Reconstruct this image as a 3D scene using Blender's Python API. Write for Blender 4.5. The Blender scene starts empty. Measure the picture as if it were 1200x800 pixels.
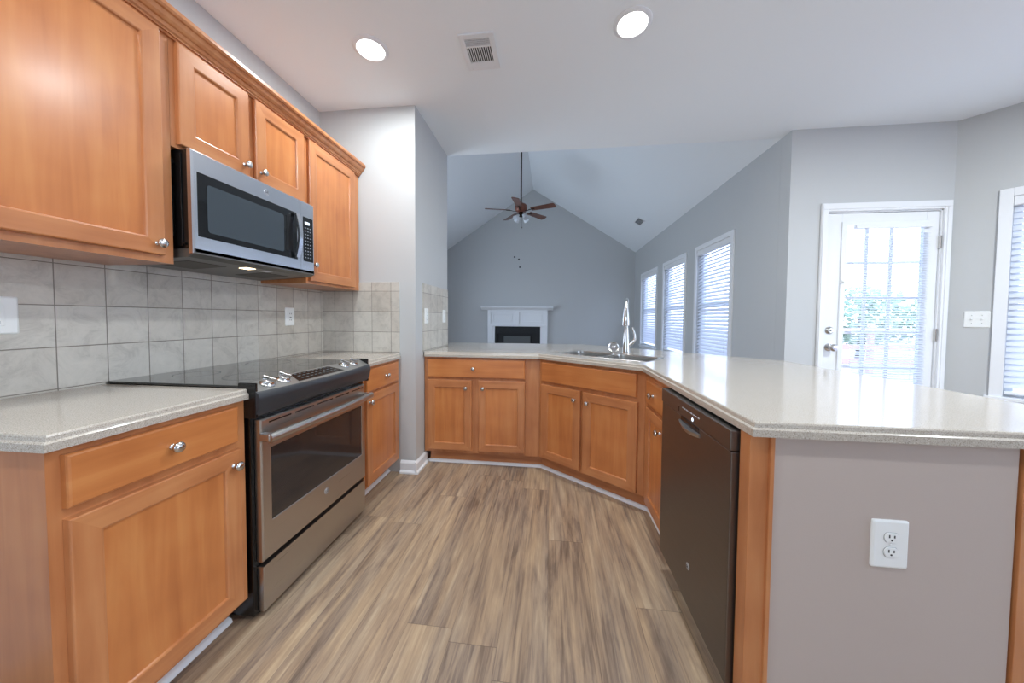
import bpy, bmesh, math, random
from mathutils import Vector, Matrix
random.seed(7)
scn = bpy.context.scene
COL = scn.collection
PI = math.pi

# ---------------------------------------------------------------- camera
F, YAW, PITCH, ROLL, CH, CY = 384.547, 0.117397, -0.034979, 0.006929, 1.18665, 385.916
cam_d = bpy.data.cameras.new('camera'); cam = bpy.data.objects.new('camera', cam_d); COL.objects.link(cam)
fw = Vector((-math.sin(YAW)*math.cos(PITCH), math.cos(YAW)*math.cos(PITCH), math.sin(PITCH)))
rt = Vector((math.cos(YAW), math.sin(YAW), 0)); up = rt.cross(fw)
r2 = rt*math.cos(ROLL) + up*math.sin(ROLL); u2 = -rt*math.sin(ROLL) + up*math.cos(ROLL)
cam.matrix_world = Matrix(((r2.x, u2.x, -fw.x, 0), (r2.y, u2.y, -fw.y, 0), (r2.z, u2.z, -fw.z, CH), (0, 0, 0, 1)))
cam_d.sensor_width = 36; cam_d.lens = F*36/1200; cam_d.shift_y = (CY-400)/1200
cam_d.clip_start = .02
scn.camera = cam

# ---------------------------------------------------------------- light
EXPOSURE = 0.80
SKY = 3.2
CAN_W = 10.0
scn.view_settings.view_transform = 'Standard'; scn.view_settings.look = 'None'
scn.view_settings.gamma = 1; scn.view_settings.use_curve_mapping = False
scn.view_settings.exposure = EXPOSURE
scn.cycles.max_bounces = 14; scn.cycles.diffuse_bounces = 8; scn.cycles.glossy_bounces = 6
scn.cycles.transparent_max_bounces = 24
scn.cycles.sample_clamp_indirect = 8
w = bpy.data.worlds.new('sky'); scn.world = w; w.use_nodes = True
nt = w.node_tree; bg = nt.nodes['Background']
tc = nt.nodes.new('ShaderNodeTexCoord'); sx = nt.nodes.new('ShaderNodeSeparateXYZ'); cr = nt.nodes.new('ShaderNodeValToRGB')
nt.links.new(tc.outputs['Generated'], sx.inputs[0]); nt.links.new(sx.outputs['Z'], cr.inputs[0]); nt.links.new(cr.outputs[0], bg.inputs[0])
cr.color_ramp.elements[0].position = 0.0; cr.color_ramp.elements[0].color = (.70, .83, 1.0, 1)
cr.color_ramp.elements[1].position = 0.7; cr.color_ramp.elements[1].color = (.42, .60, 1.0, 1)
bg.inputs[1].default_value = SKY

# ---------------------------------------------------------------- materials
def srgb(r, g, b):
    def c(v):
        v /= 255.
        return v/12.92 if v <= .04045 else ((v+.055)/1.055)**2.4
    return (c(r), c(g), c(b), 1)
def newmat(name):
    m = bpy.data.materials.new(name); m.use_nodes = True
    n = m.node_tree; return m, n, n.nodes['Principled BSDF']
def plain(name, col, rough=.5, metal=0., spec=.5, bump=0, bscale=200, coat=0):
    m, n, p = newmat(name)
    p.inputs['Base Color'].default_value = col; p.inputs['Roughness'].default_value = rough
    p.inputs['Metallic'].default_value = metal; p.inputs['Specular IOR Level'].default_value = spec
    p.inputs['Coat Weight'].default_value = coat
    if bump:
        t = n.nodes.new('ShaderNodeTexCoord'); no = n.nodes.new('ShaderNodeTexNoise'); b = n.nodes.new('ShaderNodeBump')
        no.inputs['Scale'].default_value = bscale; no.inputs['Detail'].default_value = 3
        n.links.new(t.outputs['Object'], no.inputs['Vector']); n.links.new(no.outputs['Fac'], b.inputs['Height'])
        b.inputs['Strength'].default_value = bump; b.inputs['Distance'].default_value = .002
        n.links.new(b.outputs[0], p.inputs['Normal'])
    return m
def ramp(n, stops):
    r = n.nodes.new('ShaderNodeValToRGB'); e = r.color_ramp.elements
    while len(e) < len(stops): e.new(.5)
    for i, (p, c) in enumerate(stops): e[i].position = p; e[i].color = c
    return r
def wood(name, horiz, cols, rough=.3):
    m, n, p = newmat(name); L = n.links.new
    t = n.nodes.new('ShaderNodeTexCoord'); oi = n.nodes.new('ShaderNodeObjectInfo')
    mp = n.nodes.new('ShaderNodeMapping'); mp.inputs['Scale'].default_value = (1.2, 16, 16) if horiz else (16, 16, 1.2)
    cmb = n.nodes.new('ShaderNodeCombineXYZ'); mul = n.nodes.new('ShaderNodeMath'); mul.operation = 'MULTIPLY'; mul.inputs[1].default_value = 37
    L(oi.outputs['Random'], mul.inputs[0]); [L(mul.outputs[0], cmb.inputs[i]) for i in range(3)]
    L(t.outputs['Object'], mp.inputs['Vector']); L(cmb.outputs[0], mp.inputs['Location'])
    n1 = n.nodes.new('ShaderNodeTexNoise'); n1.inputs['Scale'].default_value = 1.6; n1.inputs['Detail'].default_value = 6; n1.inputs['Distortion'].default_value = .5
    L(mp.outputs[0], n1.inputs['Vector'])
    n2 = n.nodes.new('ShaderNodeTexNoise'); n2.inputs['Scale'].default_value = 5; n2.inputs['Detail'].default_value = 2
    L(t.outputs['Object'], n2.inputs['Vector'])
    mx = n.nodes.new('ShaderNodeMath'); mx.operation = 'MULTIPLY_ADD'; mx.inputs[1].default_value = .55; L(n1.outputs['Fac'], mx.inputs[0])
    m2 = n.nodes.new('ShaderNodeMath'); m2.operation = 'MULTIPLY'; m2.inputs[1].default_value = .45; L(n2.outputs['Fac'], m2.inputs[0]); L(m2.outputs[0], mx.inputs[2])
    r = ramp(n, [(.30, cols[0]), (.5, cols[1]), (.70, cols[2])]); L(mx.outputs[0], r.inputs[0])
    L(r.outputs[0], p.inputs['Base Color']); p.inputs['Roughness'].default_value = rough
    p.inputs['Coat Weight'].default_value = .25; p.inputs['Coat Roughness'].default_value = .2
    b = n.nodes.new('ShaderNodeBump'); b.inputs['Strength'].default_value = .05; b.inputs['Distance'].default_value = .001
    L(n1.outputs['Fac'], b.inputs['Height']); L(b.outputs[0], p.inputs['Normal'])
    return m
WC = [srgb(175, 103, 55), srgb(194, 121, 67), srgb(207, 139, 81)]
WFC = [srgb(166, 101, 59), srgb(187, 121, 75), srgb(202, 140, 91)]
WV = wood('maple_vertical', False, WC); WH = wood('maple_horizontal', True, WC); FV = wood('maple_frame_vertical', False, WFC); FH = wood('maple_frame_horizontal', True, WFC)
def paint(name, col, rough=.6):
    return plain(name, col, rough, bump=.08, bscale=260)
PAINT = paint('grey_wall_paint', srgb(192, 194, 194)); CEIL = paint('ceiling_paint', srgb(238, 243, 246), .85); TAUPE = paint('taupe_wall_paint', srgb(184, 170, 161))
WHITE = plain('white_trim_paint', srgb(232, 234, 236), .35)
WPLAS = plain('white_plastic', srgb(236, 238, 236), .3)
GPLAS = plain('slot_shadow_plastic', srgb(60, 60, 58), .5)
def steel(name, col, rough=.28, axis=2):
    m, n, p = newmat(name); L = n.links.new
    t = n.nodes.new('ShaderNodeTexCoord'); mp = n.nodes.new('ShaderNodeMapping'); s = [400, 400, 400]; s[axis] = 3; s = [3, 3, 400] if axis == 0 else s
    mp.inputs['Scale'].default_value = s; no = n.nodes.new('ShaderNodeTexNoise'); no.inputs['Scale'].default_value = 1; no.inputs['Detail'].default_value = 2
    L(t.outputs['Object'], mp.inputs[0]); L(mp.outputs[0], no.inputs['Vector'])
    mr = n.nodes.new('ShaderNodeMapRange'); mr.inputs['To Min'].default_value = rough-.06; mr.inputs['To Max'].default_value = rough+.06
    L(no.outputs['Fac'], mr.inputs[0]); L(mr.outputs[0], p.inputs['Roughness'])
    p.inputs['Base Color'].default_value = col; p.inputs['Metallic'].default_value = 1
    return m
STEEL = steel('stainless_steel', srgb(192, 188, 184), .3, 0)
MWSTEEL = steel('microwave_steel', srgb(222, 224, 230), .24, 0)
SLATE = steel('slate_steel', srgb(124, 119, 115), .4, 0)
CHROME = plain('brushed_nickel', srgb(205, 203, 200), .2, 1)
SINK = steel('sink_steel', srgb(190, 188, 184), .28, 0)
BLACK = plain('black_enamel', srgb(16, 16, 17), .25)
BGLASS = plain('black_glass', srgb(10, 11, 13), .05, coat=.5)
OVENG = plain('oven_window_glass', srgb(46, 42, 41), .08, coat=.3)
MWIN = plain('microwave_window_mesh', srgb(62, 70, 76), .22)
DARK = plain('dark_grey_plastic', srgb(48, 50, 54), .4)
PANEL = plain('control_panel_grey', srgb(134, 133, 129), .3, .35)
MARK = plain('printed_marks', srgb(190, 196, 200), .5)
FIREB = plain('firebox_black', srgb(30, 32, 34), .7)
FIREG = plain('firebox_screen', srgb(80, 84, 84), .5)
BROWN = wood('fan_blade_walnut', True, [srgb(80, 44, 30), srgb(104, 60, 42), srgb(122, 74, 52)], .3)
BRONZE = plain('dark_bronze', srgb(52, 42, 38), .35, .8)
FROST = plain('frosted_glass_shade', srgb(225, 230, 235), .3)
RED = plain('dark_vent_inside', srgb(52, 52, 54), .8)
def emit(name, col, s):
    m, n, p = newmat(name); p.inputs['Emission Color'].default_value = col; p.inputs['Emission Strength'].default_value = s
    p.inputs['Base Color'].default_value = col; return m
LEDM = emit('lamp_diffuser', (1, .97, .94, 1), 9); WARM = emit('hood_lamp', (1, .72, .42, 1), 5)
def glass():
    m, n, p = newmat('window_glass'); n.nodes.remove(p); L = n.links.new
    tr = n.nodes.new('ShaderNodeBsdfTransparent'); gl = n.nodes.new('ShaderNodeBsdfGlossy'); gl.inputs['Roughness'].default_value = .02
    fr = n.nodes.new('ShaderNodeFresnel'); mx = n.nodes.new('ShaderNodeMixShader')
    ge = n.nodes.new('ShaderNodeNewGeometry'); io = n.nodes.new('ShaderNodeMath'); io.operation = 'MULTIPLY_ADD'; io.inputs[1].default_value = 1/1.45-1.45; io.inputs[2].default_value = 1.45
    L(ge.outputs['Backfacing'], io.inputs[0]); L(io.outputs[0], fr.inputs[0])
    L(fr.outputs[0], mx.inputs[0]); L(tr.outputs[0], mx.inputs[1]); L(gl.outputs[0], mx.inputs[2]); L(mx.outputs[0], n.nodes['Material Output'].inputs[0])
    return m
GLASS = glass()
def blindmat(name, col, tr):
    m, n, p = newmat(name); L = n.links.new
    p.inputs['Base Color'].default_value = col; p.inputs['Roughness'].default_value = .5
    t = n.nodes.new('ShaderNodeBsdfTranslucent'); t.inputs[0].default_value = col; mx = n.nodes.new('ShaderNodeMixShader'); mx.inputs[0].default_value = tr
    L(p.outputs[0], mx.inputs[1]); L(t.outputs[0], mx.inputs[2]); L(mx.outputs[0], n.nodes['Material Output'].inputs[0]); return m
BLIND = blindmat('white_blind_slat', srgb(236, 239, 244), .38)
def counter():
    m, n, p = newmat('speckled_solid_surface'); L = n.links.new
    t = n.nodes.new('ShaderNodeTexCoord'); a = n.nodes.new('ShaderNodeTexNoise'); a.inputs['Scale'].default_value = 420; a.inputs['Detail'].default_value = 3
    L(t.outputs['Object'], a.inputs['Vector'])
    r = ramp(n, [(.30, srgb(130, 120, 108)), (.43, srgb(180, 171, 159)), (.60, srgb(190, 182, 170)), (.74, srgb(216, 211, 203))]); L(a.outputs['Fac'], r.inputs[0])
    L(r.outputs[0], p.inputs['Base Color']); p.inputs['Roughness'].default_value = .11; p.inputs['Specular IOR Level'].default_value = .7
    return m
COUNTER = counter()
def tiles(name, ax, ox, oz, w, h):
    # square stone tiles: ax = world axis that runs along the wall (0 x, 1 y)
    m, n, p = newmat(name); L = n.links.new
    t = n.nodes.new('ShaderNodeTexCoord'); s = n.nodes.new('ShaderNodeSeparateXYZ'); c = n.nodes.new('ShaderNodeCombineXYZ')
    L(t.outputs['Object'], s.inputs[0])
    for k, (src, o, sz) in enumerate([(s.outputs[ax], ox, w), (s.outputs[2], oz, h)]):
        a = n.nodes.new('ShaderNodeMath'); a.operation = 'SUBTRACT'; a.inputs[1].default_value = o; L(src, a.inputs[0])
        d = n.nodes.new('ShaderNodeMath'); d.operation = 'DIVIDE'; d.inputs[1].default_value = sz; L(a.outputs[0], d.inputs[0]); L(d.outputs[0], c.inputs[k])
    b = n.nodes.new('ShaderNodeTexBrick'); b.offset = 0; b.squash = 1; L(c.outputs[0], b.inputs['Vector'])
    b.inputs['Scale'].default_value = 1; b.inputs['Brick Width'].default_value = 1; b.inputs['Row Height'].default_value = 1
    b.inputs['Mortar Size'].default_value = .013; b.inputs['Mortar Smooth'].default_value = .3; b.inputs['Bias'].default_value = 0
    b.inputs['Color1'].default_value = srgb(212, 208, 199); b.inputs['Color2'].default_value = srgb(198, 191, 180); b.inputs['Mortar'].default_value = srgb(138, 130, 120)
    no = n.nodes.new('ShaderNodeTexNoise'); no.inputs['Scale'].default_value = 11; no.inputs['Detail'].default_value = 10; no.inputs['Roughness'].default_value = .78; no.inputs['Distortion'].default_value = .8
    L(t.outputs['Object'], no.inputs['Vector'])
    r = ramp(n, [(.3, (.66, .65, .64, 1)), (.5, (.9, .895, .885, 1)), (.7, (1.0, .99, .98, 1))]); L(no.outputs['Fac'], r.inputs[0])
    mx = n.nodes.new('ShaderNodeMix'); mx.data_type = 'RGBA'; mx.blend_type = 'MULTIPLY'; mx.inputs[0].default_value = 1
    L(b.outputs['Color'], mx.inputs[6]); L(r.outputs[0], mx.inputs[7]); L(mx.outputs[2], p.inputs['Base Color'])
    inv = n.nodes.new('ShaderNodeMath'); inv.operation = 'MULTIPLY_ADD'; inv.inputs[1].default_value = -1.; L(b.outputs['Fac'], inv.inputs[0]); 
    n5 = n.nodes.new('ShaderNodeMath'); n5.operation = 'MULTIPLY'; n5.inputs[1].default_value = .35; L(no.outputs['Fac'], n5.inputs[0]); L(n5.outputs[0], inv.inputs[2])
    bp = n.nodes.new('ShaderNodeBump'); bp.inputs['Strength'].default_value = .6; bp.inputs['Distance'].default_value = .002; L(inv.outputs[0], bp.inputs['Height']); L(bp.outputs[0], p.inputs['Normal'])
    p.inputs['Roughness'].default_value = .42
    return m
def planks():
    m, n, p = newmat('vinyl_plank_floor'); L = n.links.new
    t = n.nodes.new('ShaderNodeTexCoord'); s = n.nodes.new('ShaderNodeSeparateXYZ'); L(t.outputs['Object'], s.inputs[0])
    def M(op, a, b=None, c=None):
        x = n.nodes.new('ShaderNodeMath'); x.operation = op
        for i, v in enumerate((a, b, c)):
            if v is None: continue
            if isinstance(v, (int, float)): x.inputs[i].default_value = v
            else: L(v, x.inputs[i])
        return x.outputs[0]
    W, LEN = .18, 1.22
    u = M('DIVIDE', s.outputs[0], W); iu = M('FLOOR', u); fu = M('SUBTRACT', u, iu)
    wn = n.nodes.new('ShaderNodeTexWhiteNoise'); wn.noise_dimensions = '1D'; L(iu, wn.inputs['W'])
    v = M('ADD', M('DIVIDE', s.outputs[1], LEN), wn.outputs['Value']); iv = M('FLOOR', v); fv = M('SUBTRACT', v, iv)
    cc = n.nodes.new('ShaderNodeCombineXYZ'); L(iu, cc.inputs[0]); L(iv, cc.inputs[1])
    w2 = n.nodes.new('ShaderNodeTexWhiteNoise'); w2.noise_dimensions = '2D'; L(cc.outputs[0], w2.inputs['Vector'])
    off = M('MULTIPLY', w2.outputs['Value'], 53.)
    def grain(sx_, sy_, scale, det, dist, rough=.6):
        c = n.nodes.new('ShaderNodeCombineXYZ'); L(M('MULTIPLY_ADD', s.outputs[0], sx_, off), c.inputs[0]); L(M('MULTIPLY_ADD', s.outputs[1], sy_, off), c.inputs[1]); L(off, c.inputs[2])
        g = n.nodes.new('ShaderNodeTexNoise'); g.inputs['Scale'].default_value = scale; g.inputs['Detail'].default_value = det; g.inputs['Distortion'].default_value = dist; g.inputs['Roughness'].default_value = rough
        L(c.outputs[0], g.inputs['Vector']); return g
    g1 = grain(19, 1.5, 1, 7, 1.1, .66); g2 = grain(95, 3.2, 1, 3, .3); g3 = grain(9, 1.3, 1, 4, 2.2)
    mixv = M('ADD', M('ADD', M('MULTIPLY', g1.outputs['Fac'], .42), M('MULTIPLY', g2.outputs['Fac'], .26)), M('MULTIPLY', g3.outputs['Fac'], .32))
    mixv = M('ADD', mixv, M('MULTIPLY', M('SUBTRACT', w2.outputs['Value'], .5), .05))
    r = ramp(n, [(.34, srgb(96, 80, 68)), (.43, srgb(130, 111, 95)), (.50, srgb(158, 136, 114)), (.57, srgb(176, 153, 126)), (.68, srgb(200, 179, 150))]); L(mixv, r.inputs[0])
    tint = n.nodes.new('ShaderNodeTexNoise'); tint.inputs['Scale'].default_value = 1; cv = n.nodes.new('ShaderNodeCombineXYZ')
    L(M('MULTIPLY_ADD', s.outputs[0], 14, off), cv.inputs[0]); L(M('MULTIPLY', s.outputs[1], 1.1), cv.inputs[1]); L(cv.outputs[0], tint.inputs['Vector'])
    tr = ramp(n, [(.4, (.97, .99, 1.02, 1)), (.6, (1.03, 1, .95, 1))]); L(tint.outputs['Fac'], tr.inputs[0])
    mx = n.nodes.new('ShaderNodeMix'); mx.data_type = 'RGBA'; mx.blend_type = 'MULTIPLY'; mx.inputs[0].default_value = 1
    L(r.outputs[0], mx.inputs[6]); L(tr.outputs[0], mx.inputs[7])
    e1 = M('LESS_THAN', M('MINIMUM', fu, M('SUBTRACT', 1, fu)), .006); e2 = M('LESS_THAN', M('MINIMUM', fv, M('SUBTRACT', 1, fv)), .0011)
    e = M('MAXIMUM', e1, e2); m3 = n.nodes.new('ShaderNodeMix'); m3.data_type = 'RGBA'; L(M('MULTIPLY', e, .45), m3.inputs[0]); L(mx.outputs[2], m3.inputs[6]); m3.inputs[7].default_value = srgb(70, 56, 46)
    L(m3.outputs[2], p.inputs['Base Color']); p.inputs['Roughness'].default_value = .42
    bp = n.nodes.new('ShaderNodeBump'); bp.inputs['Strength'].default_value = .15; bp.inputs['Distance'].default_value = .001; L(mixv, bp.inputs['Height']); L(bp.outputs[0], p.inputs['Normal'])
    return m
FLOOR = planks()

# ---------------------------------------------------------------- mesh builder
class MB:
    def __init__(s): s.bm = bmesh.new()
    def _mi(s, faces, mi):
        for f in faces: f.material_index = mi
    def box(s, x0, x1, y0, y1, z0, z1, bev=0, mi=0, seg=2, M=None):
        b = bmesh.new(); bmesh.ops.create_cube(b, size=1)
        for v in b.verts: v.co = Vector(((x0+x1)/2+v.co.x*(x1-x0), (y0+y1)/2+v.co.y*(y1-y0), (z0+z1)/2+v.co.z*(z1-z0)))
        if bev: bmesh.ops.bevel(b, geom=b.edges[:], offset=bev, segments=seg, affect='EDGES', profile=.5)
        return s.merge(b, mi, M)
    def merge(s, b, mi=0, M=None):
        if M is not None: bmesh.ops.transform(b, matrix=M, verts=b.verts[:])
        bmesh.ops.recalc_face_normals(b, faces=b.faces[:])
        vs = {v: s.bm.verts.new(v.co) for v in b.verts}
        for f in b.faces:
            try: nf = s.bm.faces.new([vs[v] for v in f.verts])
            except ValueError: continue
            nf.material_index = mi if mi is not None else f.material_index
        b.free(); return s
    def loft(s, loops, cap0=True, cap1=True, mi=0, mis=None, closed=True, recalc=True):
        b = bmesh.new(); L = [[b.verts.new(p) for p in lp] for lp in loops]
        for k in range(len(L)-1):
            n_ = len(L[k])
            for i in range(n_ if closed else n_-1):
                j = (i+1) % n_; f = b.faces.new([L[k][i], L[k][j], L[k+1][j], L[k+1][i]])
                f.material_index = mis(k, i) if mis else mi
        if cap0: f = b.faces.new(L[0][::-1]); f.material_index = mis(-1, 0) if mis else mi
        if cap1: f = b.faces.new(L[-1]); f.material_index = mis(-2, 0) if mis else mi
        return s.merge(b, None)
    def lathe(s, prof, o=(0, 0, 0), axis=(0, 0, 1), seg=20, mi=0, M=None):
        a = Vector(axis).normalized(); t = Vector((1, 0, 0)) if abs(a.x) < .9 else Vector((0, 1, 0)); e1 = a.cross(t).normalized(); e2 = a.cross(e1); o = Vector(o)
        lp = [[o+a*h+(e1*math.cos(2*PI*i/seg)+e2*math.sin(2*PI*i/seg))*max(r, 1e-5) for i in range(seg)] for r, h in prof]
        return s.loft(lp, mi=mi)
    def cyl(s, p0, p1, r, r1=None, seg=16, mi=0):
        p0 = Vector(p0); p1 = Vector(p1); return s.lathe([(r, 0), (r if r1 is None else r1, (p1-p0).length)], p0, p1-p0, seg, mi)
    def tube(s, pts, r, seg=10, mi=0, flat=1.0):
        P = [Vector(p) for p in pts]; rs = r if isinstance(r, (list, tuple)) else [r]*len(P)
        lp = []; e1 = None
        for i, p in enumerate(P):
            d = (P[min(i+1, len(P)-1)]-P[max(i-1, 0)]).normalized()
            if e1 is None: e1 = d.cross(Vector((0, 0, 1)) if abs(d.z) < .9 else Vector((1, 0, 0))).normalized()
            else: e1 = (e1-d*e1.dot(d)).normalized()
            e2 = d.cross(e1)
            lp.append([p+(e1*math.cos(2*PI*k/seg)+e2*math.sin(2*PI*k/seg)*flat)*rs[i] for k in range(seg)])
        return s.loft(lp, mi=mi)
    def prism(s, poly, z0, z1, mi=0):
        return s.loft([[Vector((x, y, z0)) for x, y in poly], [Vector((x, y, z1)) for x, y in poly]], mi=mi)
    def quad(s, *p, mi=0):
        b = bmesh.new(); b.faces.new([b.verts.new(q) for q in p]); return s.merge(b, mi)
    def build(s, name, mats, parent=None, smooth=35, loc=None, rotz=0):
        me = bpy.data.meshes.new(name); s.bm.to_mesh(me); s.bm.free()
        for m in (mats if isinstance(mats, (list, tuple)) else [mats]): me.materials.append(m)
        if smooth:
            me.shade_smooth(); me.set_sharp_from_angle(angle=math.radians(smooth))
        o = bpy.data.objects.new(name, me); COL.objects.link(o); o.parent = parent
        if smooth: wn = o.modifiers.new('weighted', 'WEIGHTED_NORMAL'); wn.keep_sharp = True; wn.weight = 90
        if loc: o.location = loc
        if rotz: o.rotation_euler = (0, 0, rotz)
        return o
def thing(name, label, cat, loc=(0, 0, 0), rotz=0, group=None):
    o = bpy.data.objects.new(name, None); COL.objects.link(o); o.location = loc; o.rotation_euler = (0, 0, rotz); o.empty_display_size = .1
    o['label'] = label; o['category'] = cat
    if group: o['group'] = group
    return o
def tag(o, label, cat, group=None):
    o['label'] = label; o['category'] = cat
    if group: o['group'] = group
    return o
def struct(o): o['kind'] = 'structure'; return o
def text_mesh(name, body, size, mat, parent, M, depth=.0006):
    cu = bpy.data.curves.new('t', 'FONT'); cu.body = body; cu.size = size; cu.align_x = 'CENTER'; cu.align_y = 'CENTER'; cu.extrude = depth
    t = bpy.data.objects.new('t', cu); COL.objects.link(t); bpy.context.view_layer.update()
    me = bpy.data.meshes.new_from_object(t.evaluated_get(bpy.context.evaluated_depsgraph_get()))
    bpy.data.objects.remove(t); me.transform(M); me.materials.clear(); me.materials.append(mat)
    o = bpy.data.objects.new(name, me); COL.objects.link(o); o.parent = parent; return o
FRONT = Matrix.Rotation(PI/2, 4, 'X')   # text facing local -y

# ---------------------------------------------------------------- the room
ZC = 2.743
XL, YW, XS, YH, XR, YC, YF = -1.765, 2.363, -1.009, 3.125, 1.952, 2.998, 8.034
XA, AD = 3.134, math.radians(-48.66)
AL = 1.62
AX1, AY1 = XA+AL*math.cos(AD), YC+AL*math.sin(AD)
YB = -2.4
def wall(name, loc, rotz, L, z0, z1, holes=(), th=.12, mat=None):
    xs = sorted({0, L, *[h[0] for h in holes], *[h[1] for h in holes]}); zs = sorted({z0, z1, *[h[2] for h in holes], *[h[3] for h in holes]})
    solid = {}
    for i in range(len(xs)-1):
        for j in range(len(zs)-1):
            cx, cz = (xs[i]+xs[i+1])/2, (zs[j]+zs[j+1])/2
            solid[i, j] = not any(h[0] < cx < h[1] and h[2] < cz < h[3] for h in holes)
    m = MB(); b = bmesh.new(); V = {}
    def v(x, y, z):
        k = (round(x, 5), y, round(z, 5))
        if k not in V: V[k] = b.verts.new((x, y, z))
        return V[k]
    for (i, j), s in solid.items():
        if not s: continue
        x0, x1, a, c = xs[i], xs[i+1], zs[j], zs[j+1]
        b.faces.new([v(x0, 0, a), v(x1, 0, a), v(x1, 0, c), v(x0, 0, c)]); b.faces.new([v(x0, th, a), v(x0, th, c), v(x1, th, c), v(x1, th, a)])
        if not solid.get((i-1, j)): b.faces.new([v(x0, 0, a), v(x0, 0, c), v(x0, th, c), v(x0, th, a)])
        if not solid.get((i+1, j)): b.faces.new([v(x1, 0, a), v(x1, th, a), v(x1, th, c), v(x1, 0, c)])
        if not solid.get((i, j-1)): b.faces.new([v(x0, 0, a), v(x0, th, a), v(x1, th, a), v(x1, 0, a)])
        if not solid.get((i, j+1)): b.faces.new([v(x0, 0, c), v(x1, 0, c), v(x1, th, c), v(x0, th, c)])
    m.merge(b)
    return struct(m.build(name, mat or PAINT, loc=loc, rotz=rotz, smooth=0))

m = MB(); m.prism([(-3.1, -2.6), (4.4, -2.6), (4.4, 1.6), (3.25, 3.15), (2.1, 3.15), (2.1, 8.2), (-3.1, 8.2)], -.05, 0); struct(m.build('floor', FLOOR, smooth=0))
# kitchen ceiling slab, ends in a clean edge above the peninsula
m = MB(); m.prism([(XL-.12, YB-.12), (AX1+.15, YB-.12), (AX1+.15, AY1+.02), (XA+.06, YC+.127), (XA+.06, YH), (XL-.12, YH)], ZC, ZC+.1); struct(m.build('ceiling', CEIL, smooth=0))
wall('wall_left', (XL, YB, 0), PI/2, YH-YB-.02, 0, ZC)
m = MB(); m.box(XL, XS, YW, YH, 0, ZC); struct(m.build('wall_pantry', PAINT, smooth=0))
wall('wall_front', (XR, YC, 0), 0, XA-XR+.05, 0, ZC, holes=[(2.232-XR, 3.066-XR, -.001, 2.072)], th=.127)
WINA = dict(x0=.257, x1=1.25, z0=.62, z1=2.09)
wall('wall_angled', (XA, YC, 0), AD, AL, 0, ZC, holes=[(WINA['x0'], WINA['x1'], WINA['z0'], WINA['z1'])])
wall('wall_right', (AX1, AY1, 0), -PI/2, AY1-YB, 0, ZC, holes=[(.20, 3.2, .15, 2.35)])  # opening out of view, added for extra daylight from the right
wall('wall_rear', (AX1, YB, 0), PI, AX1-XL, 0, ZC, holes=[(AX1+.0, AX1+1.5, .75, 2.15)])  # unseen opening added to send daylight onto the lower cabinets
# living room
LRW = [(3.86, 4.70), (5.10, 5.99), (6.41, 7.40)]; LZ0, LZ1 = .62, 2.10
wall('wall_living_right', (XR, YF, 0), -PI/2, YF-YC-.128, 0, ZC+.05, holes=[(YF-b, YF-a, LZ0, LZ1) for a, b in LRW])
RX, RZ, EX = -.453, 4.287, -2.79
m = MB(); m.loft([[Vector((x, y, z)) for x, z in [(EX-.12, 0), (XR+.12, 0), (XR+.12, ZC), (RX, RZ+.1), (EX-.12, ZC)]] for y in (YF, YF+.12)]); struct(m.build('wall_fireplace', PAINT, smooth=0))
m = MB(); m.loft([[Vector((x, y, z)) for x, z in [(EX-.12, ZC+.1), (XR+.12, ZC+.1), (XR+.12, ZC+.16), (RX, RZ+.1), (EX-.12, ZC+.16)]] for y in (YH-.13, YH-.002)]); struct(m.build('wall_gable', PAINT, smooth=0))
wall('wall_living_left', (EX, YH-.12, 0), PI/2, YF-YH+.12, 0, ZC+.05, holes=[(.45+k*1.6, 1.75+k*1.6, .30, 2.30) for k in range(2)])  # openings out of view, added to raise the living room brightness
wall('wall_living_near', (XL-.121, YH, 0), PI, -(EX-XL)-.12, 0, ZC+.1)
for nm, x0, z0 in (('ceiling_vault_right', XR+.14, RZ-(RZ-ZC)/(XR-RX)*(XR+.14-RX)), ('ceiling_vault_left', EX-.14, RZ-(RZ-ZC)/(RX-EX)*(RX-EX+.14))):
    m = MB(); m.loft([[Vector((x, y, z)) for x, z in [(RX, RZ), (x0, z0), (x0, z0+.1), (RX, RZ+.12)]] for y in (YH-.001, YF+.12)]); struct(m.build(nm, CEIL, smooth=0))
def portal(x, y, z, rz, w_, h_):
    l = bpy.data.lights.new('portal', 'AREA'); l.shape = 'RECTANGLE'; l.size = w_; l.size_y = h_; l.cycles.is_portal = True
    o = bpy.data.objects.new('portal', l); COL.objects.link(o); o.matrix_world = Matrix.Translation((x, y, z)) @ Matrix.Rotation(rz, 4, 'Z') @ Matrix.Rotation(PI/2, 4, 'X') @ Matrix.Rotation(PI, 4, 'Y')
for a, b in LRW: portal(XR+.14, (a+b)/2, (LZ0+LZ1)/2, -PI/2, b-a, LZ1-LZ0)
portal(2.65, YC+.14, 1.1, 0, .62, 1.8)
portal(XA+.7535*math.cos(AD)+.14*math.sin(-AD), YC+.7535*math.sin(AD)+.14*math.cos(AD), 1.355, AD, 1.0, 1.5)
portal(AX1+.14, AY1-1.7, 1.25, -PI/2, 3.0, 2.2)
portal(-.75, YB-.14, 1.45, PI, 1.5, 1.4)
for k in range(2): portal(EX-.14, YH-.12+1.1+k*1.6, 1.3, PI/2, 1.3, 2.0)
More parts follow.
